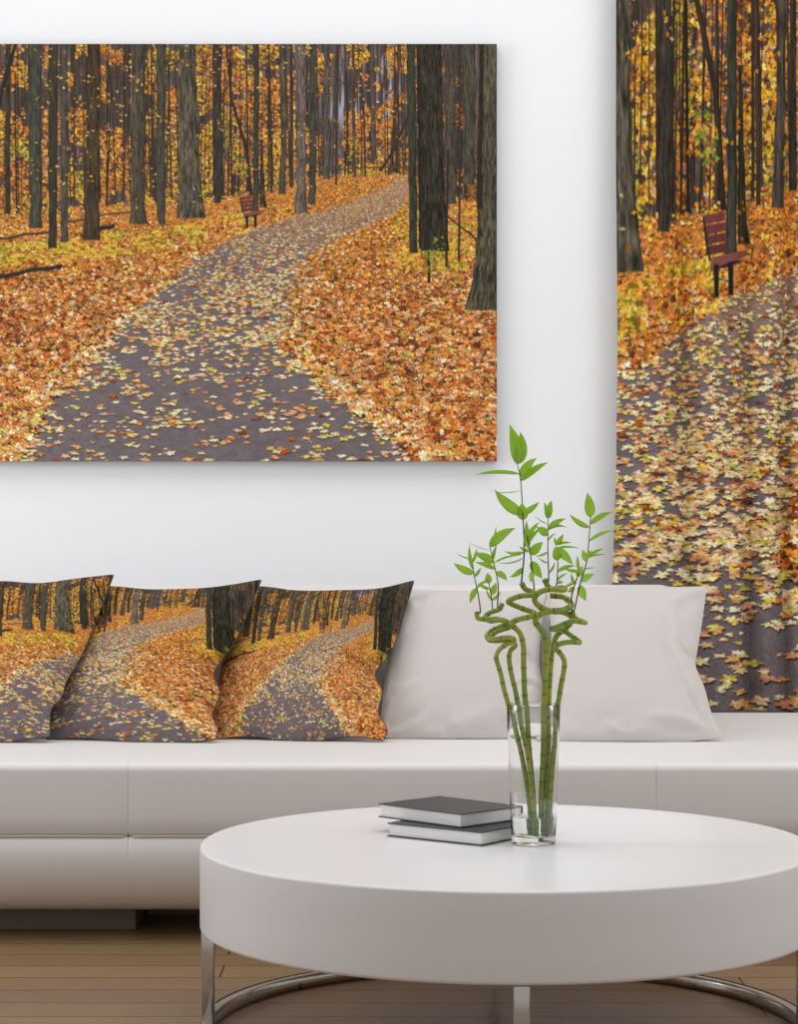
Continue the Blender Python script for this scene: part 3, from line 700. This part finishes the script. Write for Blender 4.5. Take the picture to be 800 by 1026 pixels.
def mesh_from(parent, name, V, Fc, mat, cols=None):
    bm = bmesh.new(); vs = [bm.verts.new(v-parent.location) for v in V]
    for f in Fc:
        ids = list(dict.fromkeys(f))
        if len(ids) > 2:
            try: bm.faces.new([vs[i] for i in ids])
            except ValueError: pass
    o = obj(name, bm, mat, parent, True)
    if cols is not None:
        a = o.data.color_attributes.new('print', 'FLOAT_COLOR', 'POINT'); c = np.ones((len(V), 4), np.float32); c[:, :3] = np.array(cols); a.data.foreach_set('color', c.ravel())
    return o
def leaf(parent, base, tip, wid, bend=0, dz=0, origin=None):
    """blade from base to tip; wid in photo px of the detail /4.21; bend bows it sideways"""
    w_ = wid/4.21*BD/F*.57; n = 14; d = tip-base; L = d.length
    side = Vector((-d.z, 0, d.x)).normalized(); ctrl = (base+tip)/2+side*bend*L+Vector((0, dz, 0))
    V = []; Fc = []
    for i in range(n+1):
        t = i/n; c = base*(1-t)**2+ctrl*2*t*(1-t)+tip*t*t
        tg = ((ctrl-base)*(1-t)+(tip-ctrl)*t).normalized(); sd = Vector((-tg.z, .35, tg.x)).normalized()
        ww = w_*(math.sin(PI*min(1, t*1.02)**.72)**.8 if 0 < t < .985 else .04)
        ww = max(ww, w_*.05)
        V += [c-sd*ww, c-sd*ww*.5+Vector((0, .18*ww, 0)), c+Vector((0, .38*ww, 0)), c+sd*ww*.5+Vector((0, .18*ww, 0)), c+sd*ww]
        if i:
            for k in range(4): Fc.append(((i-1)*5+k, (i-1)*5+k+1, i*5+k+1, i*5+k))
    V = [v-origin for v in V]
    bm = bmesh.new(); vs = [bm.verts.new(v) for v in V]
    for f in Fc: bm.faces.new([vs[i] for i in f])
    o = obj('leaf', bm, m_leaf, parent, True)
    s_ = o.modifiers.new('thickness', 'SOLIDIFY'); s_.thickness = .0005
    return o
# each stalk: cane path (from the foot in the water up), then its shoots: stem points and leaves (base, tip, width, bend)
foot = lambda px_, py_, d=0: B3(px_, py_, d)
stalks = [
 ('leftmost bamboo stalk in the glass vase, coiling at far left', .0045,
  [foot(533, 836, .006), foot(530, 800, .004), foot(523, 757, .002), foot(515, 725, 0), B2(278, 815), B2(258, 745), B2(240, 660), B2(222, 600, 0), B2(214, 560), B2(232, 520), B2(270, 492, -.008), B2(318, 470, -.016), B2(290, 450, -.022), B2(210, 458, -.010), B2(160, 448, .006), B2(180, 415, .016), B2(235, 388, .012), B2(275, 362, -.004), B2(225, 345, -.012), B2(150, 345, -.006), B2(112, 342, 0), B2(103, 322), B2(106, 302)],
  [([B1(175, 812), B1(165, 735), B1(150, 665), B1(135, 575)], [(B1(150, 655), B1(62, 607), 30, .10), (B1(148, 640), B1(128, 530), 16, .1), (B1(135, 590), B1(70, 562), 6, .12), (B1(160, 715), B1(132, 778), 24, -.1), (B1(168, 712), B1(216, 680), 12, .18), (B1(140, 605), B1(160, 545), 12, -.1), (B1(152, 668), B1(178, 625), 14, -.05)])]),
 ('bamboo stalk second from left, with two leafy shoots on its raised end', .0045,
  [foot(537, 838, -.010), foot(534, 800, -.008), foot(529, 757, -.006), foot(522, 725, -.002), B2(335, 815), B2(322, 745), B2(308, 690), B2(294, 620), B2(288, 560), B2(300, 520, .004), B2(322, 496, .012), B2(290, 468, .022), B2(210, 470, .020), B2(168, 458, .014), B2(215, 418, .004), B2(300, 384, -.012), B2(250, 352, -.018), B2(180, 356, -.010), B2(150, 335, -.002), B2(180, 308, .002), B2(232, 288, .004), B2(250, 254, .004)],
  [([B1(248, 785, .004), B1(250, 700, .004), B1(235, 620, .004), B1(215, 540, .004)], [(B1(215, 545), B1(240, 450), 12, -.14), (B1(215, 530), B1(325, 460), 40, .18), (B1(222, 615), B1(148, 566), 34, -.12), (B1(230, 640), B1(150, 603), 20, -.1), (B1(236, 605), B1(345, 574), 9, .14), (B1(245, 650), B1(288, 682), 26, .22), (B1(226, 590), B1(245, 530), 14, .1), (B1(215, 550), B1(105, 505), 3, .12)]),
   ([B1(226, 808, .004), B1(220, 740, .006), B1(206, 670, .008)], [(B1(208, 690), B1(205, 648), 28, 0), (B1(218, 740), B1(242, 690), 26, -.08), (B1(212, 720), B1(165, 690), 14, .16), (B1(222, 760), B1(200, 715), 10, .1), (B1(225, 770), B1(262, 730), 12, -.1)])]),
 ('tall middle-left bamboo stalk whose shoot carries the highest leaves', .0050,
  [foot(536, 830, .012), foot(534, 790, .012), foot(530, 745, .008), B2(388, 870, .004), B2(378, 780), B2(374, 690), B2(371, 600), B2(370, 500), B2(352, 430), B2(315, 390, -.004), B2(285, 376, -.008), B2(340, 348, -.014), B2(412, 330, -.006), B2(428, 308, .008), B2(365, 285, .014), B2(298, 256, .008), B2(288, 238, 0), B2(350, 214, -.010), B2(430, 206, -.010), B2(420, 188, 0), B2(380, 172, .004), B2(358, 136, .006)],
  [([B1(352, 690, .006), B1(360, 560, .006), B1(354, 400, .004), B1(345, 260, .004), B1(331, 190, .004)], [(B1(331, 195), B1(298, 22), 48, -.10), (B1(334, 192), B1(345, 55), 52, -.12), (B1(343, 248), B1(412, 164), 34, .16), (B1(345, 256), B1(462, 182), 28, .12), (B1(352, 412), B1(235, 297), 44, .14), (B1(354, 425), B1(350, 352), 44, .02), (B1(356, 412), B1(424, 348), 24, -.08), (B1(350, 405), B1(303, 388), 18, .1), (B1(342, 300), B1(212, 302), 4, .12), (B1(336, 235), B1(148, 236), 16, -.12), (B1(357, 560), B1(275, 555), 16, .22), (B1(355, 590), B1(245, 604), 7, .2), (B1(354, 620), B1(300, 666), 22, .18), (B1(358, 480), B1(385, 560), 12, -.1)]),
   ([B1(402, 722, .0), B1(395, 640, .0), B1(385, 560, .0), B1(372, 490, .0)], [(B1(385, 530), B1(370, 426), 22, .05), (B1(382, 500), B1(424, 434), 18, .12), (B1(378, 520), B1(440, 455), 14, .2), (B1(390, 575), B1(438, 518), 36, .08), (B1(392, 595), B1(438, 672), 38, -.06), (B1(386, 560), B1(338, 536), 14, .1), (B1(396, 640), B1(386, 690), 22, 0), (B1(375, 500), B1(360, 540), 24, .05)])]),
 ('thick middle-right bamboo stalk with the widest top loop', .0054,
  [foot(543, 838, .004), foot(543, 800, .004), foot(545, 750, .002), B2(487, 870), B2(492, 780), B2(494, 690), B2(496, 600), B2(498, 520), B2(494, 450), B2(462, 395), B2(438, 360, .002), B2(458, 322, -.004), B2(530, 300, -.014), B2(600, 292, -.006), B2(645, 262, .008), B2(600, 220, .018), B2(545, 212, .020), B2(522, 212, .020)],
  []),
 ('bamboo stalk ending in the topmost horizontal hook, above the widest loop', .0052,
  [foot(549, 836, -.002), foot(549, 800, .002), foot(550, 750, .012), B2(515, 800, .020), B2(520, 700, .022), B2(526, 600, .022), B2(535, 520, .024), B2(560, 440, .024), B2(620, 390, .024), B2(650, 340, .018), B2(600, 306, .004), B2(530, 300, .000), B2(470, 278, -.004), B2(435, 240, -.006), B2(450, 200, -.010), B2(510, 176, -.012), B2(600, 178, -.008), B2(590, 166, .004), B2(530, 172, .012), B2(506, 150, .010), B2(492, 116, .008)],
  [([B1(463, 682, .008), B1(460, 560, .008), B1(460, 420, .008)], [(B1(460, 425), B1(444, 350), 20, -.08), (B1(462, 425), B1(476, 342), 28, .04), (B1(460, 465), B1(535, 420), 24, .18), (B1(465, 460), B1(541, 458), 12, .32), (B1(458, 500), B1(410, 455), 32, -.1), (B1(460, 450), B1(400, 405), 5, .1), (B1(460, 600), B1(415, 582), 8, .1), (B1(462, 560), B1(408, 578), 10, .15), (B1(464, 650), B1(490, 600), 10, -.1), (B1(458, 520), B1(500, 480), 8, .2)]),
   ([B1(495, 705, .012), B1(502, 610, .012), B1(495, 530, .012)], [(B1(497, 545), B1(564, 614), 34, .06), (B1(500, 600), B1(486, 540), 36, -.04), (B1(497, 525), B1(526, 484), 20, -.05), (B1(494, 525), B1(484, 496), 12, 0), (B1(499, 528), B1(560, 522), 12, .14), (B1(504, 548), B1(592, 544), 10, .1), (B1(500, 650), B1(580, 620), 16, .2), (B1(504, 680), B1(545, 650), 10, .12), (B1(498, 690), B1(525, 690), 16, .2)])]),
 ('bamboo stalk coiling at far right, with the rightmost leafy shoots', .0048,
  [foot(551, 828, -.008), foot(552, 790, -.006), foot(556, 745, -.004), B2(562, 860), B2(574, 800), B2(586, 720), B2(600, 650), B2(604, 585), B2(580, 540), B2(548, 508), B2(580, 486, -.010), B2(640, 476, -.014), B2(692, 478, -.004), B2(650, 445, .012), B2(595, 410, .014), B2(530, 402, .006), B2(560, 392, -.006), B2(600, 375, -.012), B2(660, 356, -.010), B2(724, 366, -.002), B2(690, 352, .006), B2(662, 332, .004), B2(648, 298, .002)],
  [([B1(572, 802, .002), B1(595, 700, .002), B1(624, 600, .002), B1(634, 500, .002), B1(640, 415, .002)], [(B1(640, 412), B1(624, 310), 40, -.04), (B1(650, 446), B1(732, 391), 24, .14), (B1(632, 460), B1(552, 400), 22, .16), (B1(622, 592), B1(604, 550), 26, 0), (B1(626, 590), B1(640, 552), 18, 0), (B1(625, 588), B1(694, 546), 14, .12), (B1(625, 580), B1(708, 570), 8, .1), (B1(634, 520), B1(742, 470), 14, .16), (B1(605, 690), B1(658, 654), 28, .1), (B1(603, 702), B1(622, 768), 34, -.05), (B1(615, 640), B1(660, 628), 7, .1)]),
   ([B1(560, 748, .006), B1(576, 690, .006), B1(592, 640, .006), B1(586, 588, .006)], [(B1(590, 640), B1(586, 574), 14, .1), (B1(588, 662), B1(606, 618), 28, 0), (B1(590, 640), B1(528, 628), 14, .16), (B1(582, 680), B1(515, 712), 12, .1), (B1(574, 700), B1(560, 650), 12, .1), (B1(570, 710), B1(545, 730), 20, .1)])]),
]
for i, (lab, r0, path, shoots) in enumerate(stalks):
    base = path[0].copy()
    base.z = VZ+.0150
    path = [Vector((VX+(p.x-VX)*1.0, p.y, max(p.z, VZ+.0150))) for p in path]
    th_ = thing('bamboo_stalk', lab, 'bamboo', path[0], 0, 'bamboo stalks in the glass vase')
    cane(path, r0, th_, 11+i)
    for st, lv in shoots:
        near = min(path[len(path)//2:], key=lambda s: (s-st[0]).length)
        st = catmull([near]+list(st) if (near-st[0]).length > .004 else [near]+list(st[1:]), 6)
        V, Fc = tube_arrays(st, [max(.0007, .0016-.0009*k/len(st)) for k in range(len(st))], 8)
        so = mesh_from(th_, 'shoot', V, Fc, m_shoot)
        org = th_.location
        for (b_, t_, wd, bd) in lv:
            # join the blade to the nearest point of its own shoot
            q_ = min(st, key=lambda s: (s-b_).length)
            b2 = q_ if (q_-b_).length < .014 else b_.lerp(q_, .8)
            dy = rnd.uniform(-.012, .012)
            leaf(so, b2, t_+Vector((0, dy, 0)), wd, bd, rnd.uniform(-.004, .004), org)
